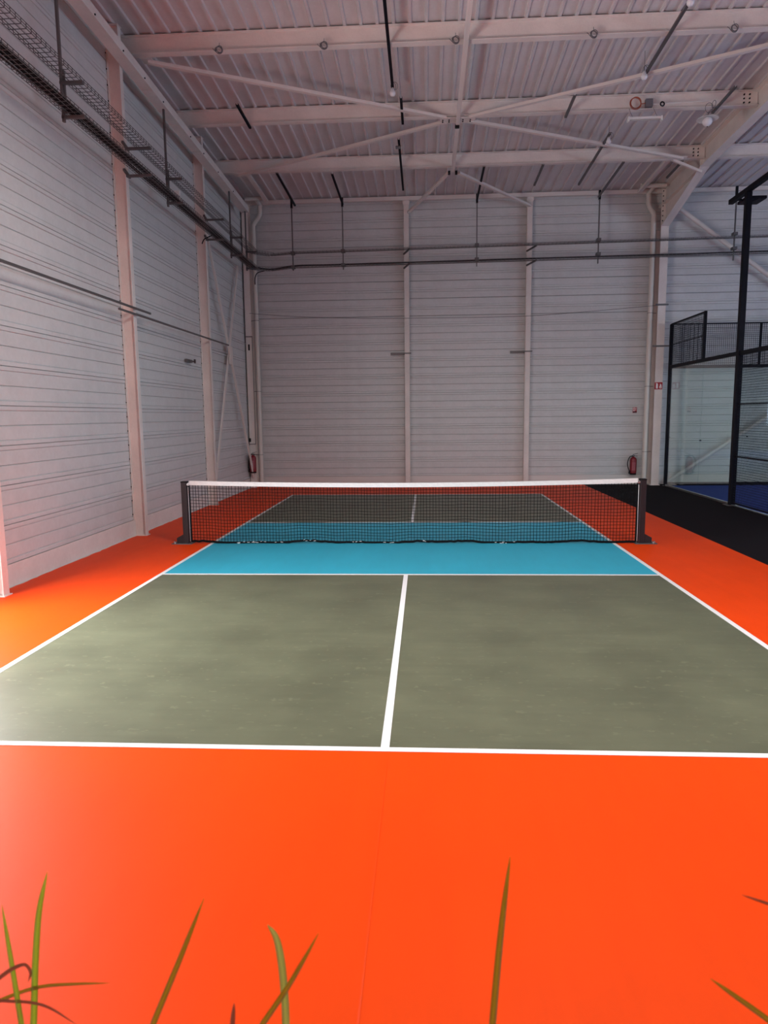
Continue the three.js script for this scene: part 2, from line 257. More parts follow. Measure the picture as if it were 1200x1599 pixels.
{ // beam bolted to the inner face of the side posts
  const off = 0.6, za = Z1 - 0.02, zb = -7.85, a = V(-4.275, deckY(za) - off + 0.07, za), b = V(-4.275, deckY(zb) - off + 0.07, zb);
  const t = thing('side_beam', 'cream channel beam running up the side wall below the roof', 'beam', [-4.275, b.y, zb]);
  part(t, 'section', along(extr([[-0.095, -0.07], [0.095, -0.07], [0.095, 0.07], [0.083, 0.07], [0.083, -0.058], [-0.083, -0.058], [-0.083, 0.07], [-0.095, 0.07]], a.distanceTo(b)), b, a), mats.steel);
  for (const z of [-1.6, -2.9, -5.6, -4.1]) part(t, 'splice_plate', box(-4.36, -4.17, deckY(z) - off - 0.012, deckY(z) - off, z - 0.1, z + 0.1), mats.steel);
  part(t, 'bolts', [0.5, -0.4, -1.2, -2.0, -3.4, -4.2, -5.2, -6.4].map((z) => rod(V(-4.19, deckY(z) - off + 0.03, z), V(-4.168, deckY(z) - off + 0.03, z), 0.014, 6)), mats.black, 'dark bolt heads', 'stuff');
}
// roof bracing: one X, a strut along the slope and two knee braces to the far posts
const u7 = (x, z, o = 0.285) => V(x, deckY(z) - o, z);
{
  const c = [0.87, -3.75];
  const ends = [[-4.15, -1.3, 'to the side beam near the second purlin'], [-4.0, -6.25, 'to the side beam near the far wall'], [6.2, -1.25, 'to the rafter above the dome lamp'], [5.85, -6.05, 'to the rafter at the haunch']];
  for (const [x, z, w] of ends) { const s = Math.sign(x); solo('roof_brace', [bar(u7(c[0] + s * 0.22, c[1] + Math.sign(z + 3.7) * 0.08), u7(x, z), 0.08, 0.05), box(x - 0.09, x + 0.09, u7(x, z).y + 0.01, u7(x, z).y + 0.022, z - 0.09, z + 0.09)], mats.steel, 'slim diagonal roof brace from the cross plate ' + w, 'brace', [c[0] + s * 0.22, u7(...c).y, c[1]], 'diagonal roof braces'); }
  const t = thing('roof_strut', 'cream strut along the roof slope with the cross plate', 'brace', [c[0], u7(...c).y, c[1]]);
  part(t, 'tube', bar(u7(0.87, 3.5, 0.31), u7(0.88, -6.3, 0.31), 0.075, 0.05), mats.steel);
  part(t, 'cross_plate', bar(u7(c[0] - 0.33, c[1], 0.295), u7(c[0] + 0.33, c[1], 0.295), 0.26, 0.012), mats.steel);
  part(t, 'bolts', [-0.28, -0.16, -0.02, 0.1, 0.24].flatMap((dx) => [0.04, -0.04].map((dz) => rod(u7(c[0] + dx, c[1] + dz, 0.297), u7(c[0] + dx, c[1] + dz, 0.318), 0.013, 6))).concat([box(0.83, 0.91, u7(...c).y - 0.09, u7(...c).y - 0.03, c[1] - 0.2, c[1] - 0.12)]), mats.black, 'dark bolts', 'stuff');
  part(t, 'end_clips', [-0.07, 0.09].map((dx) => box(0.87 + dx - 0.025, 0.87 + dx + 0.025, u7(0, -6.35).y - 0.07, u7(0, -6.35).y, -6.42, -6.34)), mats.black, 'two black end clips', 'stuff');
  solo('knee_brace', bar(V(0.78, deckY(-6.45) - 0.3, -6.45), V(-0.18, 7.2, WZ + 0.2), 0.075, 0.05), mats.steel, 'knee brace from the roof strut to the post by the corner column', 'brace', [-0.18, 7.2, WZ + 0.2]);
  solo('knee_brace', bar(V(1.02, deckY(-6.45) - 0.3, -6.45), V(2.98, 7.28, WZ + 0.2), 0.075, 0.05), mats.steel, 'knee brace from the roof strut to the post by the fire extinguisher', 'brace', [2.98, 7.28, WZ + 0.2]);
}
// crossed braces on the side wall
solo('wall_brace', [bar(V(-4.44, 5.85, -5.05), V(-4.44, 0.3, -8.5), 0.035, 0.09), box(-4.46, -4.43, 3.2, 3.62, -6.75, -6.5), box(-4.47, -4.42, 5.75, 5.95, -5.1, -4.9)], mats.steel, 'cream diagonal brace from the top of the side post down to the corner', 'brace', [-4.44, 0.3, -8.5]);
solo('wall_brace', [bar(V(-4.49, 0.35, -5.05), V(-4.49, 5.7, -7.75), 0.03, 0.08)], mats.steel, 'cream diagonal brace from the foot of the side post up to the corner', 'brace', [-4.45, 0.35, -5.05]);
// tubular braces behind the padel court
solo('tube_brace', rod(V(6.6, 7.2, WZ + 0.28), V(11.9, 3.3, WZ + 0.28), 0.057, 14), mats.steel, 'round grey tube sloping down behind the padel court from the rafter', 'brace', [11.9, 3.3, WZ + 0.2]);
solo('tube_brace', rod(V(6.75, 0.05, WZ + 0.12), V(11.9, 3.55, WZ + 0.12), 0.05, 14), mats.steel, 'round tube rising behind the glass from the portal column foot', 'brace', [6.75, 0, WZ + 0.2]);

// ------------------------------------------------------------------ drain pipes
function downpipe(x, xt, dir, label) {
  const z = WZ + 0.3, t = thing('downpipe', label, 'pipe', [x, 0, z], 'rain downpipes on the far wall');
  part(t, 'pipe', tube([V(x, 0.02, z), V(x, 3, z), V(x, 6.8, z), V(x, 6.95, z), V(xt, 7.2, z), V(xt, 7.35, z), V(xt, 7.46, z)], 0.06, 90, 14), mats.pvc);
  for (const [a, y] of [[xt, 7.4], [x, 6.72], [x, 2.9]]) part(t, 'collar', rod(V(a, y, z), V(a, y + 0.07, z), 0.067, 14), mats.pvc);
  for (const y of [0.9, 2.62, 4.5]) part(t, 'pipe_clip', [ring(V(x, y, z), 0.064, 0.006, [Math.PI / 2, 0, 0]), rod(V(x + dir * 0.06, y, z), V(x + dir * 0.17, y, z - 0.05), 0.008, 6)], mats.zinc, 'zinc pipe clip');
  return t;
}
downpipe(-4.29, -4.1, -1, 'cream downpipe in the corner beside the cross braced side wall');
downpipe(6.1, 5.96, 1, 'cream downpipe beside the haunched column and fire extinguisher');
solo('gutter_outlet', [rod(V(5.62, 7.53, -8.3), V(6.24, 7.52, -8.3), 0.055, 14), rod(V(5.96, 7.52, -8.3), V(5.96, 7.47, WZ + 0.3), 0.05, 12)], mats.pvc, 'cream outlet pipe under the roof above the downpipe by the haunched column', 'pipe', [5.96, 7.47, -8.3]);
solo('gutter_outlet', [rod(V(-4.4, 7.52, -8.4), V(-3.95, 7.53, -8.4), 0.05, 14), rod(V(-4.1, 7.5, -8.4), V(-4.1, 7.47, WZ + 0.3), 0.05, 12)], mats.pvc, 'cream outlet pipe under the roof above the corner downpipe', 'pipe', [-4.1, 7.47, -8.4]);

// ------------------------------------------------------------------ cable trays
function wireTray(path, w, hgt, wire) {                             // path: list of points on the tray floor axis
  const g = [];
  for (let i = 0; i + 1 < path.length; i++) {
    const a = path[i], b = path[i + 1], d = b.clone().sub(a).normalize(), s = V(-d.z, 0, d.x), n = Math.max(1, Math.round(a.distanceTo(b) / 0.1));
    for (const [o, y] of [[-w / 2, 0], [-w / 6, 0], [w / 6, 0], [w / 2, 0], [-w / 2, hgt], [w / 2, hgt], [-w / 2, hgt / 2], [w / 2, hgt / 2]]) g.push(bar(a.clone().addScaledVector(s, o).add(V(0, y, 0)), b.clone().addScaledVector(s, o).add(V(0, y, 0)), wire, wire));
    for (let k = 0; k <= n; k++) {
      const p = a.clone().lerp(b, k / n);
      g.push(bar(p.clone().addScaledVector(s, -w / 2), p.clone().addScaledVector(s, w / 2), wire, wire));
      for (const o of [-w / 2, w / 2]) g.push(bar(p.clone().addScaledVector(s, o), p.clone().addScaledVector(s, o).add(V(0, hgt, 0)), wire, wire));
    }
  }
  return g;
}
const TX = -4.12, TYU = 6.08, TYL = 5.68, BZ = WZ + 0.58;
solo('cable_tray', wireTray([V(TX, TYU, 5.0), V(TX, TYU, -8.0), V(TX + 0.35, TYU + 0.03, BZ)], 0.2, 0.06, 0.006), mats.zinc, 'empty wire mesh cable tray along the side wall, above the cable-filled one', 'cable tray', [TX, TYU, -2]);
solo('cable_tray', wireTray([V(TX, TYL, 5.0), V(TX, TYL, -8.0), V(TX + 0.35, TYL + 0.05, BZ)], 0.2, 0.06, 0.006), mats.zinc, 'wire mesh cable tray filled with black cables along the side wall', 'cable tray', [TX, TYL, -2]);
solo('cable_tray', wireTray([V(TX + 0.35, TYU + 0.03, BZ), V(-3.2, 6.15, BZ), V(X1, 6.36, BZ)], 0.12, 0.04, 0.006), mats.zinc, 'upper wire cable tray across the far wall', 'cable tray', [-3.2, 6.15, BZ]);
solo('cable_tray', wireTray([V(TX + 0.35, TYL + 0.05, BZ), V(-3.2, 5.79, BZ), V(X1, 5.93, BZ)], 0.12, 0.05, 0.006), mats.zinc, 'lower wire cable tray with black cables across the far wall', 'cable tray', [-3.2, 5.79, BZ]);
for (let i = 0; i < 6; i++) {                                         // a bundle of cables in the lower tray along the side wall
  const o = (i - 2.5) * 0.029, pts = []; for (let z = 5; z > -7.9; z -= 0.8) pts.push(V(TX + o + (rnd() - 0.5) * 0.004, TYL + 0.02 + rnd() * 0.02, z));
  pts.push(V(TX + o, TYL + 0.03, -8.0));
  solo('cable', tube(pts, 0.0115, pts.length * 5, 6), mats.black, 'black cable lying in the lower tray along the side wall', 'cable', [TX + o, TYL, -8], 'cables in the side wall tray');
}
for (let i = 0; i < 3; i++) {
  const o = (i - 1) * 0.036, pts = [V(TX + 0.06 - o, TYL + 0.05, -8.03), V(TX + 0.2 - o * 0.6, TYL + 0.06, -8.28 + o), V(-3.7, TYL + 0.085, BZ + o)]; for (let x = -3.2; x < X1; x += 1.1) pts.push(V(x, 5.83 + (x + 3.2) * 0.007 + rnd() * 0.01, BZ + o + (rnd() - 0.5) * 0.004));
  solo('cable', tube(pts, 0.014, pts.length * 5, 6), mats.black, 'black cable lying in the lower tray across the far wall', 'cable', [-3.2, 5.82, BZ + o], 'cables in the far wall tray');
}
solo('cable_tail', tube([V(-4.16, TYL + 0.02, -4.5), V(-4.25, TYL + 0.03, -4.7), V(-4.4, TYL - 0.03, -4.72), V(-4.45, TYL - 0.12, -4.72)], 0.012, 20, 6), mats.black, 'short black cable tail drooping from the tray onto the side post', 'cable', [-4.3, TYL, -4.7]);
solo('cable_tail', tube([V(-3.95, TYL + 0.05, BZ + 0.02), V(-4.15, TYL, BZ), V(-4.24, TYL - 0.1, BZ - 0.1), V(-4.275, TYL - 0.25, WZ + 0.365)], 0.012, 20, 6), mats.black, 'short black cable tail drooping beside the corner downpipe', 'cable', [-4.2, TYL, BZ]);
for (const [z, w] of [[1.42, 'between the doorway post and the net post'], [-2.2, 'with white boxes above the net post'], [-6.3, 'above the crossed wall braces'], [-7.75, 'beside the corner column']]) {   // hangers from the side beam
  const t = thing('tray_hanger', 'dark drop channel holding both side wall trays, ' + w, 'bracket', [-4.25, 5.62, z], 'tray hangers on the side beam');
  part(t, 'drop_channel', bar(V(-4.25, TYL - 0.08, z), V(-4.25, deckY(z) - 0.58, z), 0.04, 0.03, V(1, 0, 0)), mats.zinc);
  part(t, 'sleeve', bar(V(-4.245, TYL + 0.04, z - 0.04), V(-4.245, TYU + 0.14, z - 0.04), 0.045, 0.035, V(1, 0, 0)), mats.zinc);
  for (const y of [TYU, TYL]) part(t, 'bracket_arm', bar(V(-4.27, y - 0.025, z), V(-3.98, y - 0.025, z), 0.04, 0.035), mats.zinc);
  if (w.startsWith('with')) for (const y of [TYL + 0.12, TYL + 0.02]) part(t, 'junction_box', rbox(-4.16, -4.06, y, y + 0.09, z - 0.12, z - 0.06), mats.whiteplastic, 'white junction box');
}
for (const [z, w] of [[-0.78, 'level with the net post'], [-4.8, 'carrying the wall cross brace']]) for (const [y, n] of [[TYU, 'upper'], [TYL, 'lower']])
  solo('tray_bracket', [bar(V(-4.38, y - 0.025, z + 0.02), V(-3.98, y - 0.025, z + 0.02), 0.045, 0.035), bar(V(-4.36, y - 0.02, z - 0.06), V(-4.36, y + 0.03, z + 0.16), 0.035, 0.035)], mats.zinc, 'dark arm for the ' + n + ' tray on the side post ' + w, 'bracket', [-4.38, y, z], 'tray arms on the side posts');
[[-3.2, 'by the corner downpipe'], [-1.88, 'between the corner downpipe and the slim post'], [1.58, 'between the two slim posts'], [4.66, 'between the slim post and the haunched column'], [8.03, 'behind the padel light pole']].forEach(([x, w]) => {
  const t = thing('drop_rod', 'dark drop rod holding far wall trays ' + w, 'bracket', [x, 5.74, BZ], 'drop rods on the far wall');
  part(t, 'channel', bar(V(x, 5.72, BZ), V(x, 7.5, BZ), 0.04, 0.025), mats.zinc);
  part(t, 'top_clamp', bar(V(x, 7.28, BZ), V(x, 7.5, BZ), 0.06, 0.05), mats.black);
  for (const y of [6.15, 5.8]) part(t, 'cross_clip', [box(x - 0.05, x + 0.05, y + (x + 3.2) * 0.018 - 0.03, y + (x + 3.2) * 0.018 + 0.04, BZ - 0.08, BZ + 0.08)], mats.zinc);
});
// conduit rails along the side wall
solo('conduit_rail', [bar(V(-4.345, 3.62, 5.5), V(-4.345, 3.66, -1.35), 0.025, 0.03)], mats.zinc, 'dark horizontal rail on the side wall from the doorway to just past the net post', 'rail', [-4.345, 3.62, -1.35]);
solo('conduit_rail', [bar(V(-4.345, 3.56, -0.1), V(-4.345, 3.6, -6.1), 0.025, 0.028)], mats.zinc, 'dark horizontal rail on the side wall ending at the wall cross braces', 'rail', [-4.345, 3.56, -6.1]);
solo('wall_clip', [box(-4.57, -4.4, 3.04, 3.07, -3.8, -3.76), box(-4.57, -4.52, 3.04, 3.1, -3.95, -3.62), box(-4.43, -4.4, 3.02, 3.1, -3.8, -3.76)], mats.zinc, 'small dark clip on the side wall below the rail', 'bracket', [-4.5, 3.04, -3.8]);
solo('sagging_wire', tube([V(-4.42, 4.66, -8.52), V(-3.4, 4.6, WZ + 0.3), V(-1.5, 4.52, WZ + 0.22), V(-0.24, 4.5, WZ + 0.2), V(3, 4.5, WZ + 0.2), V(4.5, 4.57, WZ + 0.3), V(6.3, 4.68, WZ + 0.4)], 0.006, 80, 5), mats.boxgrey, 'thin wire sagging across the far wall', 'cable', [-1.5, 4.5, WZ + 0.05]);

// ------------------------------------------------------------------ things hung under the roof
const railSpots = [[-0.3, 2.2, -2.5, 'over the court centre ending at a bulb'], [-0.17, -2.8, -3.85, 'across the second purlin near the cross plate'], [-0.275, -4.55, -7.5, 'over the court centre with a cable spool'], [3.92, 2.2, -2.25, 'over the court edge ending at a bulb'], [3.93, -4.6, -7.5, 'over the court edge behind the tube lamp'], [2.9, -2.94, -3.81, 'across the second purlin beside the tube lamp'], [2.87, -6.16, -7.44, 'behind the purlin above the slim post'], [-3.12, -2.82, -3.8, 'across the second purlin near the side beam'], [-3.1, -6.16, -8.42, 'running to the drop rod by the corner downpipe'], [-1.86, -6.3, -8.42, 'running to the drop rod left of the slim post'], [1.57, -6.16, -8.42, 'running to the drop rod between the slim posts'], [4.62, -6.16, -8.42, 'running to the drop rod by the haunched column'], [5.62, -2.85, -3.85, 'beside the dome lamp'], [5.9, -6.2, -7.2, 'next to the haunch of the rafter']];
for (const [x, za, zb, w] of railSpots) {
  const a = u7(x, za, 0.3), b = u7(x, zb, 0.3), n = Math.floor((za - zb) / 0.09), g = [bar(a, b, 0.045, 0.008)];
  for (const s of [-1, 1]) g.push(bar(a.clone().add(V(s * 0.02, 0.014, 0)), b.clone().add(V(s * 0.02, 0.014, 0)), 0.006, 0.035));
  for (let k = 1; k < n; k++) g.push(box(x - 0.018, x + 0.018, 0, 0.03, -0.02, 0.02).translate(0, u7(x, za - k * 0.09, 0.3).y, za - k * 0.09));
  solo('ceiling_rail', g, x > 2.8 ? mats.zinc : mats.blackmetal, 'dark perforated channel under the purlins ' + w, 'rail', [x, b.y, zb], 'perforated channels under the purlins');
}
for (const [x, w] of [[-3.85, 'above the corner downpipe'], [5.68, 'above the downpipe by the haunched column']]) solo('roof_angle', bar(u7(x, -6.2, 0.16), u7(x, -8.6, 0.14), 0.1, 0.05), mats.steel, 'cream angle under the deck ' + w, 'beam', [x, 7.4, -8.6]);
for (const [x, y, z, w] of [[-0.3, 7.42, -2.4, 'at the centre rail end'], [3.86, 7.42, -2.15, 'at the court edge rail end'], [3.93, 7.33, -4.7, 'behind the tube lamp'], [3.86, 7.46, -0.1, 'before the purlin with cable coils']]) {
  const t = thing('bare_bulb', 'small white unlit bulb on a wire coil ' + w, 'bulb', [x, y, z], 'bare bulbs under the roof');
  const pr = [[0, -0.05], [0.02, -0.046], [0.033, -0.025], [0.034, -0.005], [0.022, 0.02], [0.018, 0.045], [0, 0.045]].map(([a, b]) => new THREE.Vector2(a * 1.5, b * 1.3));
  part(t, 'globe', new THREE.LatheGeometry(pr, 16).translate(x, y, z), mats.frostglobe);
  part(t, 'socket', rod(V(x, y + 0.04, z), V(x, y + 0.075, z), 0.02, 10), mats.whiteplastic);
  part(t, 'cable_loop', [ring(V(x + 0.03, y + 0.1, z), 0.06, 0.004, [0.3, 0.2, 0]), ring(V(x + 0.02, y + 0.1, z), 0.05, 0.004, [0.1, 0.7, 0]), rod(V(x, y + 0.07, z), V(x, deckY(z), z), 0.004, 6)], mats.boxgrey, 'thin grey cable loop');
}
{ const [x, y, z] = [-0.29, 7.36, -4.75]; const t = thing('cable_spool', 'small grey spool hung on the centre rail before the third purlin', 'spool', [x, y, z]);
  part(t, 'drum', rod(V(x - 0.06, y, z), V(x + 0.06, y, z), 0.03, 14), mats.boxgrey); for (const s of [-1, 1]) part(t, 'flange', rod(V(x + s * 0.06, y, z), V(x + s * 0.07, y, z), 0.05, 16), mats.whiteplastic); part(t, 'hook', rod(V(x, y, z), V(x, deckY(z) - 0.28, z), 0.006, 6), mats.zinc); }
for (const [x, w] of [[-2.92, 'nearest the side beam'], [-1.29, 'between the side beam and the centre rail'], [0.72, 'beside the roof strut'], [2.78, 'between the roof strut and the court edge rail'], [4.83, 'beyond the court edge rail']]) {
  const z = -1.04, y = deckY(z) - 0.29;
  solo('cable_coil', [ring(V(x, y, z), 0.05, 0.007, [0, 0.2, 0]), ring(V(x + 0.008, y + 0.01, z + 0.012), 0.045, 0.006, [0.2, 0, 0]), ring(V(x - 0.006, y - 0.004, z + 0.02), 0.052, 0.006, [-0.2, 0.3, 0]), tube([V(x - 0.04, y - 0.03, z), V(x - 0.08, y, z + 0.02), V(x - 0.1, y + 0.03, z)], 0.005, 10, 5), rod(V(x, y + 0.05, z), V(x, y + 0.12, z - 0.03), 0.004, 5)], mats.boxgrey, 'small dark cable coil on the purlin, ' + w, 'cable', [x, y, z], 'cable coils on the purlin');
}
{
  const z = -3.56, y = deckY(z) - 0.2;
  solo('cable_coil', [ring(V(4.12, y, z), 0.1, 0.009, [0, 0.1, 0], 32), ring(V(4.125, y + 0.01, z + 0.015), 0.092, 0.008, [0.1, 0, 0], 32), ring(V(4.115, y - 0.01, z + 0.025), 0.105, 0.008, [-0.1, 0.1, 0], 32), rod(V(4.22, y - 0.01, z), V(4.3, y, z), 0.008, 6)], mats.copper, 'rust red cable coil above the tube lamp', 'cable', [4.12, y, z]);
  const t = thing('junction_box', 'dark grey box on the purlin beside the red cable coil', 'box', [4.37, y, z]); part(t, 'case', rbox(4.3, 4.43, y - 0.07, y + 0.07, z - 0.05, z + 0.03), mats.boxgrey); part(t, 'conduit', rod(V(4.43, y - 0.02, z), V(5.45, y + 0.0, z), 0.008, 8), mats.whiteplastic, 'thin white conduit');
  solo('cable_coil', [ring(V(4.6, y - 0.03, z + 0.02), 0.035, 0.013, [0, 0.1, 0])], mats.black, 'small black coil on the purlin above the tube lamp end', 'cable', [4.6, y, z]);
  const l = thing('tube_lamp', 'unlit white tube lamp hung by wires from the second purlin', 'lamp', [4.24, 7.2, -3.35]);
  part(l, 'housing', rbox(3.95, 4.53, 7.205, 7.245, -3.38, -3.32, 0.01), mats.whiteplastic); part(l, 'tube', rod(V(3.98, 7.195, -3.35), V(4.5, 7.195, -3.35), 0.013, 12), mats.planter, 'dull grey tube');
  for (const x of [3.945, 4.535]) part(l, 'end_cap', rbox(x - 0.015, x + 0.015, 7.165, 7.25, -3.39, -3.31, 0.006), mats.whiteplastic);
  for (const x of [4.02, 4.46]) part(l, 'wire', rod(V(x, 7.24, -3.35), V(x, deckY(-3.6) - 0.27, -3.6), 0.003, 5), mats.boxgrey);
  const dx = 5.37, dy = 7.18, dz = -3.4, d = thing('dome_lamp', 'white dish lamp with frosted globe near the rafter', 'lamp', [dx, dy, dz]);
  part(d, 'dish', new THREE.LatheGeometry([[0.02, 0.06], [0.07, 0.05], [0.185, 0.012], [0.19, 0.007], [0.185, 0.004], [0.07, 0.04], [0.02, 0.05]].map(([a, b]) => new THREE.Vector2(a, b)), 32).translate(dx, dy, dz), mats.whiteplastic);
  part(d, 'globe', new THREE.SphereGeometry(0.085, 24, 16).scale(1, 0.95, 1).translate(dx, dy - 0.035, dz), mats.frostglobe);
  part(d, 'finial', rod(V(dx, dy - 0.125, dz), V(dx, dy - 0.11, dz), 0.01, 8), mats.black);
  part(d, 'cable', [tube([V(dx, dy + 0.05, dz), V(dx + 0.02, dy + 0.13, dz), V(dx + 0.15, dy + 0.22, dz), V(5.61, deckY(dz) - 0.3, dz)], 0.006, 16, 6), ring(V(dx + 0.02, dy + 0.2, dz), 0.08, 0.005, [0.2, 0.3, 0]), ring(V(dx + 0.1, dy + 0.26, dz), 0.06, 0.005, [0.5, 0.7, 0])], mats.boxgrey, 'looped grey cable');
}
// lit high-bay lamps hung above the near half of the court, out of the frame
HIGH_BAYS.forEach(([x, y, z], i) => {
  const t = thing('high_bay_lamp', 'lit round high-bay lamp above the near end of the court, ' + ['over the near service courts', 'over the baseline corner'][i], 'lamp', [x, y, z], 'high-bay lamps');
  part(t, 'housing', new THREE.LatheGeometry([[0, 0.16], [0.08, 0.16], [0.16, 0.05], [0.17, 0.012], [0.16, 0.012], [0, 0.03]].map(([a, b]) => new THREE.Vector2(a, b)), 32).translate(x, y, z), mats.blackmetal);
  part(t, 'lamp_glow', rod(V(x, y - 0.01, z), V(x, y + 0.008, z), 0.15, 32), lampFace, 'glowing lamp disc');
  part(t, 'cable', rod(V(x, y + 0.16, z), V(x, deckY(z), z), 0.006, 6), mats.black);
  const p = new THREE.SpotLight(new THREE.Color().setRGB(1, 0.96, 0.92), HIGH_BAY_CD, 0, 1.52, 0.22, 2); p.position.set(0, -0.03, 0); p.target.position.set(0, -5, 0); t.add(p.target); p.castShadow = true; p.shadow.radius = 6; p.shadow.mapSize.set(1024, 1024); p.name = 'high_bay_light'; t.add(p);
});

// ------------------------------------------------------------------ pickleball net
{
  const PX = 3.44, y0 = 0.03, sag = (x) => 0.862 + 0.052 * (x / PX) ** 2;
  for (const s of [-1, 1]) {
    const x = s * PX, t = thing('net_post', s < 0 ? 'dark square net post on the side of the ribbed long wall' : 'dark square net post on the side of the black floor strip', 'post', [x, 0, 0], 'net posts');
    part(t, 'upright', rbox(x - 0.045, x + 0.045, 0.008, 0.955, -0.045, 0.045, 0.008), mats.postpaint);
    part(t, 'top_cap', rbox(x - 0.048, x + 0.048, 0.945, 0.965, -0.048, 0.048, 0.006), mats.black);
    part(t, 'foot_plate', [rbox(x - 0.16, x + 0.16, 0, 0.012, -0.1, 0.1, 0.004).translate(s * 0.06, 0, 0)], mats.zinc, 'grey floor plate');
    part(t, 'gusset', extr([[0.04, 0.01], [0.15, 0.01], [0.15, 0.09], [0.04, 0.15]].map(([a, b]) => [s * a, b]), 0.07).translate(x, 0, -0.035), mats.postpaint, 'dark stepped foot block');
    part(t, 'anchor_bolt', [[0.17, 0.06], [0.17, -0.06], [0.2, 0]].map(([a, b]) => rod(V(x + s * a, 0.01, b), V(x + s * a, 0.03, b), 0.014, 6)), mats.chrome, 'bright anchor bolts', 'stuff');
    part(t, 'pulley', [ring(V(x - s * 0.065, 0.92, 0.03), 0.016, 0.006), rod(V(x - s * 0.045, 0.915, 0.03), V(x - s * 0.085, 0.915, 0.03), 0.008, 8)], mats.chrome, 'chrome cable hook');
    part(t, 'lacing_bar', rod(V(x - s * 0.06, 0.04, 0.02), V(x - s * 0.06, 0.88, 0.02), 0.006, 8), mats.chrome, 'thin steel lacing bar');
  }
  const t = thing('pickleball_net', 'black mesh net with a white top band across the court', 'net', [0, 0, 0]);
  const xa = PX - 0.075, cell = 0.047, n = Math.round(2 * xa / cell), g = [], w = 0.0058;
  const bot = (x) => 0.035 + 0.012 * Math.sin(x * 3.1) + 0.008 * Math.sin(x * 7.7 + 1);
  for (let i = 0; i <= n; i++) { const x = -xa + 2 * xa * i / n, dx = 0.006 * Math.sin(i * 1.7); g.push(bar(V(x, bot(x), 0.004 * Math.sin(i)), V(x + dx, sag(x), 0), w, w, V(0, 0, 1))); }
  const rows = 18, seg = 24;
  for (let r = 0; r < rows; r++) for (let k = 0; k < seg; k++) { const p = (q) => { const x = -xa + 2 * xa * q / seg, f = r / rows; return V(x, bot(x) + (sag(x) - bot(x)) * f + 0.004 * Math.sin(x * 9 + r), 0.006); }; g.push(bar(p(k), p(k + 1), w, w)); }
  part(t, 'netting', g, mats.netcord, 'black square netting', 'stuff');
  const band = []; for (let k = 0; k < 40; k++) { const x0 = -xa + 2 * xa * k / 40, x1 = -xa + 2 * xa * (k + 1) / 40; band.push(bar(V(x0, sag(x0) + 0.028, 0.003), V(x1 + 0.002, sag(x1) + 0.028, 0.003), 0.018, 0.066)); }
  part(t, 'top_band', band, mats.tape, 'white top band');
  const bp = []; for (let k = 0; k <= 120; k++) { const x = -xa + 2 * xa * k / 120; bp.push(V(x, Math.max(0.014, bot(x) - 0.012 + 0.01 * (rnd() - 0.5)), 0.012 * (rnd() - 0.5))); }
  part(t, 'bottom_cord', tube(bp, 0.017, 480, 6), mats.netcord, 'gathered black bottom cord');
  for (const s of [-1, 1]) part(t, 'side_band', rod(V(s * xa, 0.03, 0.004), V(s * (xa + 0.005), 0.9, 0.004), 0.014, 8), mats.netcord, 'black side cord');
  const bits = []; for (let k = 0; k < 34; k++) { const c = [-2.6, -2.45, -2.3, -1.55, -0.8, -0.35, 0.2, 1.35, 1.5, -2.0][k % 10] + (rnd() - 0.5) * 0.22, y = bot(c) - 0.014 + 0.018 * rnd(); bits.push(bar(V(c, Math.max(y, 0.008), 0.016), V(c + 0.02 + 0.02 * rnd(), Math.max(y + 0.012 * (rnd() - 0.3), 0.006), 0.018), 0.005, 0.005)); }
  part(t, 'worn_threads', bits, mats.tape, 'pale worn threads at the bottom cord', 'stuff');
}

// ------------------------------------------------------------------ padel court enclosure
const SX = 6.6, PZ0 = -8.52, PZ1 = -6.28, PZ2 = -4.42, PB = -8.58;
function meshGrid(a, b, y0, y1, cell, w) {                          // upright welded mesh from a to b (xz points)
  const A = V(a[0], 0, a[1]), B = V(b[0], 0, b[1]), n = Math.round(A.distanceTo(B) / cell), g = [];
  for (let i = 0; i <= n; i++) { const p = A.clone().lerp(B, i / n); g.push(bar(p.clone().setY(y0), p.clone().setY(y1), w, w)); }
  for (let y = y0; y <= y1 + 1e-6; y += cell) g.push(bar(A.clone().setY(y), B.clone().setY(y), w, w));
  return g;
}
function glassPanel(x0, x1, z0, z1, label) {
  const t = thing('glass_panel', label, 'glass wall', [(x0 + x1) / 2, 0, (z0 + z1) / 2], 'padel court glass walls');
  part(t, 'pane', box(x0, x1, 0.04, 3.06, z0, z1), glass);
  const side = x1 - x0 < 0.1;
  part(t, 'base_channel', side ? box(x0 - 0.02, x1 + 0.02, 0, 0.045, z0, z1) : box(x0, x1, 0, 0.09, z0 - 0.02, z1 + 0.02), side ? mats.chrome : mats.blackmetal, 'base channel');
  part(t, 'fixing', side ? [1.28].map((y) => box(x0 - 0.012, x1 + 0.012, y - 0.012, y + 0.012, z0, z0 + 0.035)) : [1.28].map((y) => box(x0, x0 + 0.035, y - 0.012, y + 0.012, z0 - 0.012, z1 + 0.012)), mats.blackmetal, 'small dark clamps', 'stuff');
}
glassPanel(SX - 0.006, SX + 0.006, PZ0 + 0.05, PZ1 - 0.004, 'tall side glass pane next to the padel corner post');
glassPanel(SX - 0.006, SX + 0.006, PZ1 + 0.004, PZ2 - 0.06, 'tall side glass pane next to the black light pole');
for (let k = 0; k < 5; k++) glassPanel(SX + 0.06 + k * 1.99, SX + 0.06 + (k + 1) * 1.99 - 0.01, PB - 0.006, PB + 0.006, 'end glass pane of the padel court, ' + ['first', 'second', 'third', 'fourth', 'fifth'][k] + ' from the padel corner post');
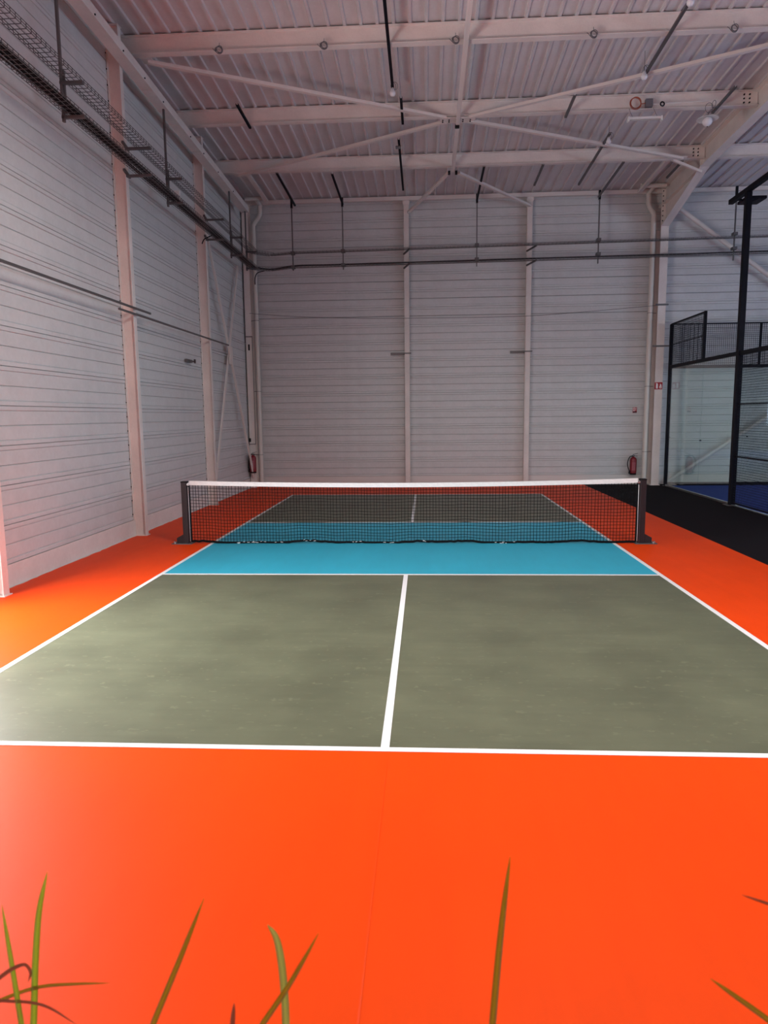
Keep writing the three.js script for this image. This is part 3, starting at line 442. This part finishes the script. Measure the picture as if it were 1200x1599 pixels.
function fencePost(x, z, h, label, s = 0.04) { const t = thing('fence_post', label, 'post', [x, 0, z], 'black padel fence posts'); part(t, 'tube', rbox(x - s, x + s, 0, h, z - s, z + s, 0.006), mats.blackmetal); part(t, 'base_plate', rbox(x - s * 1.8, x + s * 1.8, 0, 0.012, z - s * 1.8, z + s * 1.8, 0.004), mats.zinc); return t; }
fencePost(SX, PZ0, 4.18, 'black padel corner post beside the haunched column');
{ const t = thing('mesh_panel', 'black framed mesh panel standing on the side glass wall', 'fence', [SX, 3.1, PZ0]);
  part(t, 'frame', [rbox(SX - 0.03, SX + 0.03, 3.1, 4.2, PZ1 - 0.06, PZ1, 0.005), bar(V(SX, 4.18, PZ0), V(SX, 4.18, PZ1), 0.035, 0.035), bar(V(SX, 3.66, PZ0), V(SX, 3.66, PZ1), 0.016, 0.016)], mats.blackmetal); part(t, 'wire_mesh', meshGrid([SX, PZ0], [SX, PZ1], 3.14, 4.18, 0.05, 0.006), mats.blackmetal, 'black welded wire mesh', 'stuff'); }
{ const t = thing('top_rail', 'black steel rail along the top of the side glass and mesh', 'rail', [SX, 3.08, PZ0]); part(t, 'tube', rbox(SX - 0.035, SX + 0.035, 3.06, 3.14, PZ0 - 0.04, 1.6, 0.006), mats.blackmetal); part(t, 'end_cap', box(SX - 0.03, SX + 0.03, 3.065, 3.135, PZ0 - 0.045, PZ0 - 0.04), mats.black); }
{ const t = thing('mesh_panel', 'black framed mesh row above the end glass of the padel court', 'fence', [SX, 3.1, PB]);
  part(t, 'frame', [box(SX + 0.04, 16.6, 3.06, 3.14, PB - 0.03, PB + 0.03), box(SX + 0.04, 16.6, 4.17, 4.2, PB - 0.015, PB + 0.015), ...[2.27, 4.25, 6.2, 8.2].map((d) => box(SX + d - 0.025, SX + d + 0.025, 3.1, 4.2, PB - 0.03, PB + 0.01))], mats.blackmetal);
  part(t, 'wire_mesh', meshGrid([SX + 0.04, PB], [16.6, PB], 3.14, 4.18, 0.05, 0.006), mats.blackmetal, 'black welded wire mesh', 'stuff'); }
{ const t = thing('mesh_panel', 'tall black mesh panel on the open side of the light pole', 'fence', [SX, 0, PZ2]);
  part(t, 'frame', [2.08, 1.02, 0.06].map((y) => bar(V(SX, y, PZ2), V(SX, y, -0.4), 0.03, 0.025)), mats.blackmetal); part(t, 'wire_mesh', meshGrid([SX, PZ2 + 0.06], [SX, -0.4], 0.05, 3.06, 0.05, 0.006), mats.blackmetal, 'black welded wire mesh', 'stuff');
  part(t, 'kerb', box(SX - 0.03, SX + 0.03, 0, 0.02, PZ2, -0.4), mats.chrome, 'pale floor strip'); }
fencePost(SX, -2.2, 3.06, 'black fence post in the tall mesh panel');
{ const t = thing('light_pole', 'tall black square pole with floodlight bar at the padel court', 'light pole', [SX, 0, PZ2]);
  part(t, 'pole', rbox(SX - 0.055, SX + 0.055, 0, 6.2, PZ2 - 0.055, PZ2 + 0.055, 0.006), mats.blackmetal); part(t, 'base_plate', rbox(SX - 0.13, SX + 0.13, 0, 0.015, PZ2 - 0.13, PZ2 + 0.13, 0.004), mats.zinc, 'pale base plate');
  part(t, 'crossbar', bar(V(SX, 6.24, -5.25), V(SX, 6.26, -2.6), 0.09, 0.09), mats.blackmetal);
  for (const z of [-4.95, -3.3]) { const f = part(t, 'floodlight', [rbox(SX + 0.1, SX + 0.5, 6.16, 6.22, z - 0.22, z + 0.22, 0.01).rotateZ(0), bar(V(SX, 6.22, z), V(SX + 0.12, 6.19, z), 0.05, 0.04)], mats.blackmetal, 'black unlit floodlight'); }
  part(t, 'stay', [bar(V(SX, 6.0, PZ2), V(SX + 0.22, 6.1, PZ2), 0.05, 0.05)], mats.blackmetal); }

// ------------------------------------------------------------------ fire safety
function pictogram(kind) {
  const c = document.createElement('canvas'); c.width = 256; c.height = kind === 'wide' ? 240 : 320; const x = c.getContext('2d');
  x.fillStyle = '#a40f22'; x.fillRect(0, 0, c.width, c.height); x.fillStyle = '#efe9ea';
  const ext = (ox, s) => { x.fillRect(ox, 70 * s, 64 * s, 140 * s); x.beginPath(); x.arc(ox + 32 * s, 72 * s, 32 * s, Math.PI, 0); x.fill(); x.fillRect(ox + 20 * s, 24 * s, 24 * s, 24 * s); x.fillRect(ox - 18 * s, 24 * s, 60 * s, 10 * s); };
  if (kind === 'wide') {
    ext(44, 1); x.beginPath(); x.moveTo(160, 205); x.quadraticCurveTo(140, 150, 175, 110); x.quadraticCurveTo(165, 70, 185, 40); x.quadraticCurveTo(200, 90, 215, 60); x.quadraticCurveTo(240, 110, 232, 205); x.fill();
    x.fillStyle = '#a40f22'; x.fillRect(200, 95, 56, 14); x.fillRect(205, 150, 51, 14); x.beginPath(); x.moveTo(178, 190); x.lineTo(190, 140); x.lineTo(205, 190); x.fill();
  } else { x.fillStyle = '#efe9ea'; x.fillRect(20, 20, 110, 200); x.fillStyle = '#a40f22'; x.fillRect(52, 60, 44, 130); x.fillRect(60, 36, 28, 20); x.fillStyle = '#efe9ea'; x.fillRect(150, 30, 80, 24); x.fillRect(176, 54, 30, 150); x.fillStyle = '#3a2030'; x.fillRect(10, 240, 236, 70); }
  const t = new THREE.CanvasTexture(c); t.colorSpace = THREE.SRGBColorSpace; t.magFilter = THREE.LinearFilter; return t;
}
function sign(name, x0, x1, y0, y1, z, kind, label) {
  const t = thing(name, label, 'sign', [(x0 + x1) / 2, y0, z]);
  part(t, 'plate', rbox(x0, x1, y0, y1, z, z + 0.006, 0.002), mats.red);
  const m = new THREE.MeshStandardMaterial({ map: pictogram(kind), roughness: 0.5 }); m.name = 'sign_print';
  part(t, 'print', new THREE.PlaneGeometry(x1 - x0, y1 - y0).translate((x0 + x1) / 2, (y0 + y1) / 2, z + 0.0072), m, 'white pictogram on red');
}
sign('fire_sign', 6.275, 6.475, 2.535, 2.72, -8.698, 'wide', 'red extinguisher and flame sign on the haunched column');
sign('safety_sign', 5.83, 5.94, 1.93, 2.08, WZ + 0.004, 'tall', 'small red and white notice on the far wall above the fire extinguisher');
function extinguisher(x, y, z, hose, label, back = WZ + 0.012) {
  const t = thing('fire_extinguisher', label, 'extinguisher', [x, y, z]);
  part(t, 'cylinder', new THREE.LatheGeometry([[0, 0.03], [0.07, 0.03], [0.085, 0.045], [0.088, 0.07], [0.088, 0.4], [0.075, 0.445], [0.04, 0.47], [0.022, 0.475], [0.022, 0.49], [0, 0.49]].map(([a, b]) => new THREE.Vector2(a, b)), 28).translate(x, y, z), mats.red);
  part(t, 'base_ring', rod(V(x, y, z), V(x, y + 0.04, z), 0.082, 24), mats.black);
  const v = part(t, 'valve', [rod(V(x, y + 0.48, z), V(x, y + 0.53, z), 0.02, 12), rbox(x - 0.03, x + 0.03, y + 0.5, y + 0.53, z - 0.015, z + 0.015, 0.004)], mats.zinc);
  part(v, 'lever', [bar(V(x - 0.02, y + 0.545, z), V(x + 0.11, y + 0.575, z), 0.02, 0.01), bar(V(x, y + 0.515, z), V(x + 0.11, y + 0.5, z), 0.02, 0.01)], mats.black);
  part(t, 'hose', tube([V(x - 0.02, y + 0.51, z + 0.01), V(x - 0.09, y + 0.49, z + 0.02), V(x - hose, y + 0.38, z + 0.03), V(x - hose - 0.01, y + 0.27, z + 0.03), V(x - 0.12, y + 0.14, z + 0.03), V(x - 0.1, y + 0.11, z + 0.03)], 0.012, 40, 8), mats.black, 'black hose');
  part(t, 'nozzle', rod(V(x - 0.1, y + 0.12, z + 0.03), V(x - 0.105, y + 0.03, z + 0.03), 0.024, 12), mats.black);
  part(t, 'label_band', new THREE.CylinderGeometry(0.0892, 0.0892, 0.22, 20, 1, true, -0.7, 1.2).translate(x, y + 0.23, z), M('labelprint' + x, 0.34, 0.07, 0.09, 0.5), 'faded printed label');
  part(t, 'wall_hook', box(x - 0.02, x + 0.02, y + 0.44, y + 0.5, back, z), mats.zinc);
}
extinguisher(5.86, 0.27, WZ + 0.13, 0.15, 'red fire extinguisher with a black hose on the far wall');
extinguisher(-4.44, 0.42, WZ + 0.62, 0.1, 'red fire extinguisher on the corner column behind the wall brace', -8.57);

// ------------------------------------------------------------------ ornamental grass in a trough in front of the camera
const at = (u, v, z) => { const k = 799.5 / Math.tan(THREE.MathUtils.degToRad(71.77 / 2)), d = V((u - 600) / k, -(v - 799.5) / k, -1).applyQuaternion(camera.quaternion); return camera.position.clone().addScaledVector(d, (z - camera.position.z) / d.z); };
const PT = { x0: -0.75, x1: 1.25, z0: 9.78, z1: 10.14, y: 1.0 };
{ const t = thing('planter_trough', 'tall grey planter trough with soil below the grass', 'planter', [0.25, 0, 9.96]);
  part(t, 'body', [box(PT.x0, PT.x1, 0, PT.y, PT.z0, PT.z0 + 0.02), box(PT.x0, PT.x1, 0, PT.y, PT.z1 - 0.02, PT.z1), box(PT.x0, PT.x0 + 0.02, 0, PT.y, PT.z0, PT.z1), box(PT.x1 - 0.02, PT.x1, 0, PT.y, PT.z0, PT.z1)], mats.planter);
  part(t, 'soil', box(PT.x0 + 0.02, PT.x1 - 0.02, 0.01, PT.y - 0.06, PT.z0 + 0.02, PT.z1 - 0.02), mats.soil, 'dark soil'); }
function bladeGeo(pts, w) {                                          // a long thin leaf: folded cross-section that tapers to the tip
  const c = new THREE.CatmullRomCurve3(pts, false, 'centripetal'), n = 28, pos = [], idx = [], uv = [];
  for (let i = 0; i <= n; i++) {
    const f = i / n, p = c.getPoint(f), d = c.getTangent(f), side = d.clone().cross(V(0.1, 0, 1)).normalize(), out = side.clone().cross(d).normalize(), r = 0.65 * w * Math.pow(Math.max(0.03, 1 - Math.pow(f, 7)), 0.8);
    for (const [a, b] of [[-1, 0.25], [0, -0.3], [1, 0.25], [0, 0.05]]) { const q = p.clone().addScaledVector(side, a * r).addScaledVector(out, b * r); pos.push(q.x, q.y, q.z); uv.push(a, f); }
    if (i < n) for (let k = 0; k < 4; k++) { const a = i * 4 + k, b = i * 4 + (k + 1) % 4; idx.push(a, b, a + 4, b, b + 4, a + 4); }
  }
  const g = new THREE.BufferGeometry(); g.setAttribute('position', new THREE.Float32BufferAttribute(pos, 3)); g.setAttribute('uv', new THREE.Float32BufferAttribute(uv, 2)); g.setIndex(idx); g.computeVertexNormals(); return g;
}
const leaf = (n, r, g, b) => M(n, r, g, b, 0.9, { specularIntensity: 0.4, transmission: 0.5, thickness: 0 });
const greens = [leaf('leaf_fresh', 0.58, 0.72, 0.10), leaf('leaf_olive', 0.56, 0.44, 0.04), leaf('leaf_dry', 0.48, 0.22, 0.12), leaf('leaf_grey', 0.62, 0.68, 0.25)];
const tufts = [
  [[-0.34, 9.95], 'grass tuft with two upright bright green blades and curled dry ones', [
    [[[53, 1599], [56, 1500], [62, 1420], [74, 1361]], 0.0056, 0], [[[34, 1599], [18, 1500], [3, 1413]], 0.0046, 0], [[[-40, 1560], [0, 1526], [22, 1511], [40, 1506], [48, 1518], [44, 1533]], 0.0032, 2], [[[-30, 1580], [0, 1562], [60, 1541], [120, 1536], [172, 1535]], 0.0034, 1], [[[-20, 1568], [20, 1563], [70, 1570], [120, 1600]], 0.003, 2]]],
  [[0.0, 9.96], 'grass tuft with one leaning olive blade', [[[[238, 1602], [280, 1500], [319, 1402]], 0.0048, 1], [[[363, 1602], [366, 1566]], 0.004, 2]]],
  [[0.13, 9.95], 'grass tuft with a bent blade crossed by a leaning blade', [[[[447, 1602], [445, 1555], [438, 1490], [430, 1460], [418, 1444]], 0.0062, 3], [[[408, 1602], [450, 1540], [498, 1457]], 0.0046, 1]]],
  [[0.4, 9.95], 'grass tuft with a single tall upright blade', [[[[769, 1602], [783, 1450], [797, 1337]], 0.0056, 1]]],
  [[0.82, 9.97], 'grass tuft with blades arching down past the trough end', [[[[1260, 1640], [1200, 1592], [1150, 1556], [1110, 1528]], 0.0046, 1], [[[1260, 1436], [1200, 1411], [1158, 1397]], 0.0026, 2]]],
];
for (const [[x, z], label, blades] of tufts) {
  const t = thing('grass_tuft', label, 'plant', [x, PT.y - 0.06, z], 'grass tufts in the trough');
  blades.forEach(([px, w, m], i) => {
    const zz = 9.93 + 0.02 * (i % 3), pts = px.map(([u, v]) => at(u, v, zz)), f = pts[0];
    const d = f.clone().sub(pts[1]), k = d.y < -0.02 && Math.abs(d.x) < -0.8 * d.y ? (f.y - PT.y + 0.065) / -d.y : 0;
    if (k) pts.unshift(V(f.x + d.x * k * 0.8, PT.y - 0.065, z), V(f.x + d.x * k * 0.48, f.y - (f.y - PT.y + 0.065) * 0.5, (z + zz) / 2));
    else { pts.unshift(V(x + (f.x - x) * 0.45, PT.y + (f.y - PT.y) * 0.45, (z + zz) / 2)); pts.unshift(V(x + (rnd() - 0.5) * 0.02, PT.y - 0.065, z)); }
    part(t, 'blade', bladeGeo(pts, w), greens[m]);
  });
  for (let k = 0; k < 6; k++) { const a = rnd() * 6.28, r = 0.03 + 0.04 * rnd(), h = 0.08 + 0.08 * rnd(); part(t, 'blade', bladeGeo([V(x + 0.008 * Math.cos(a), PT.y - 0.065, z + 0.008 * Math.sin(a)), V(x + r * 0.5 * Math.cos(a), PT.y + h * 0.5, z + r * 0.5 * Math.sin(a)), V(x + r * Math.cos(a), PT.y + h, z + r * Math.sin(a))], 0.005), greens[k % 2]); }
}

renderer.render(scene, camera);
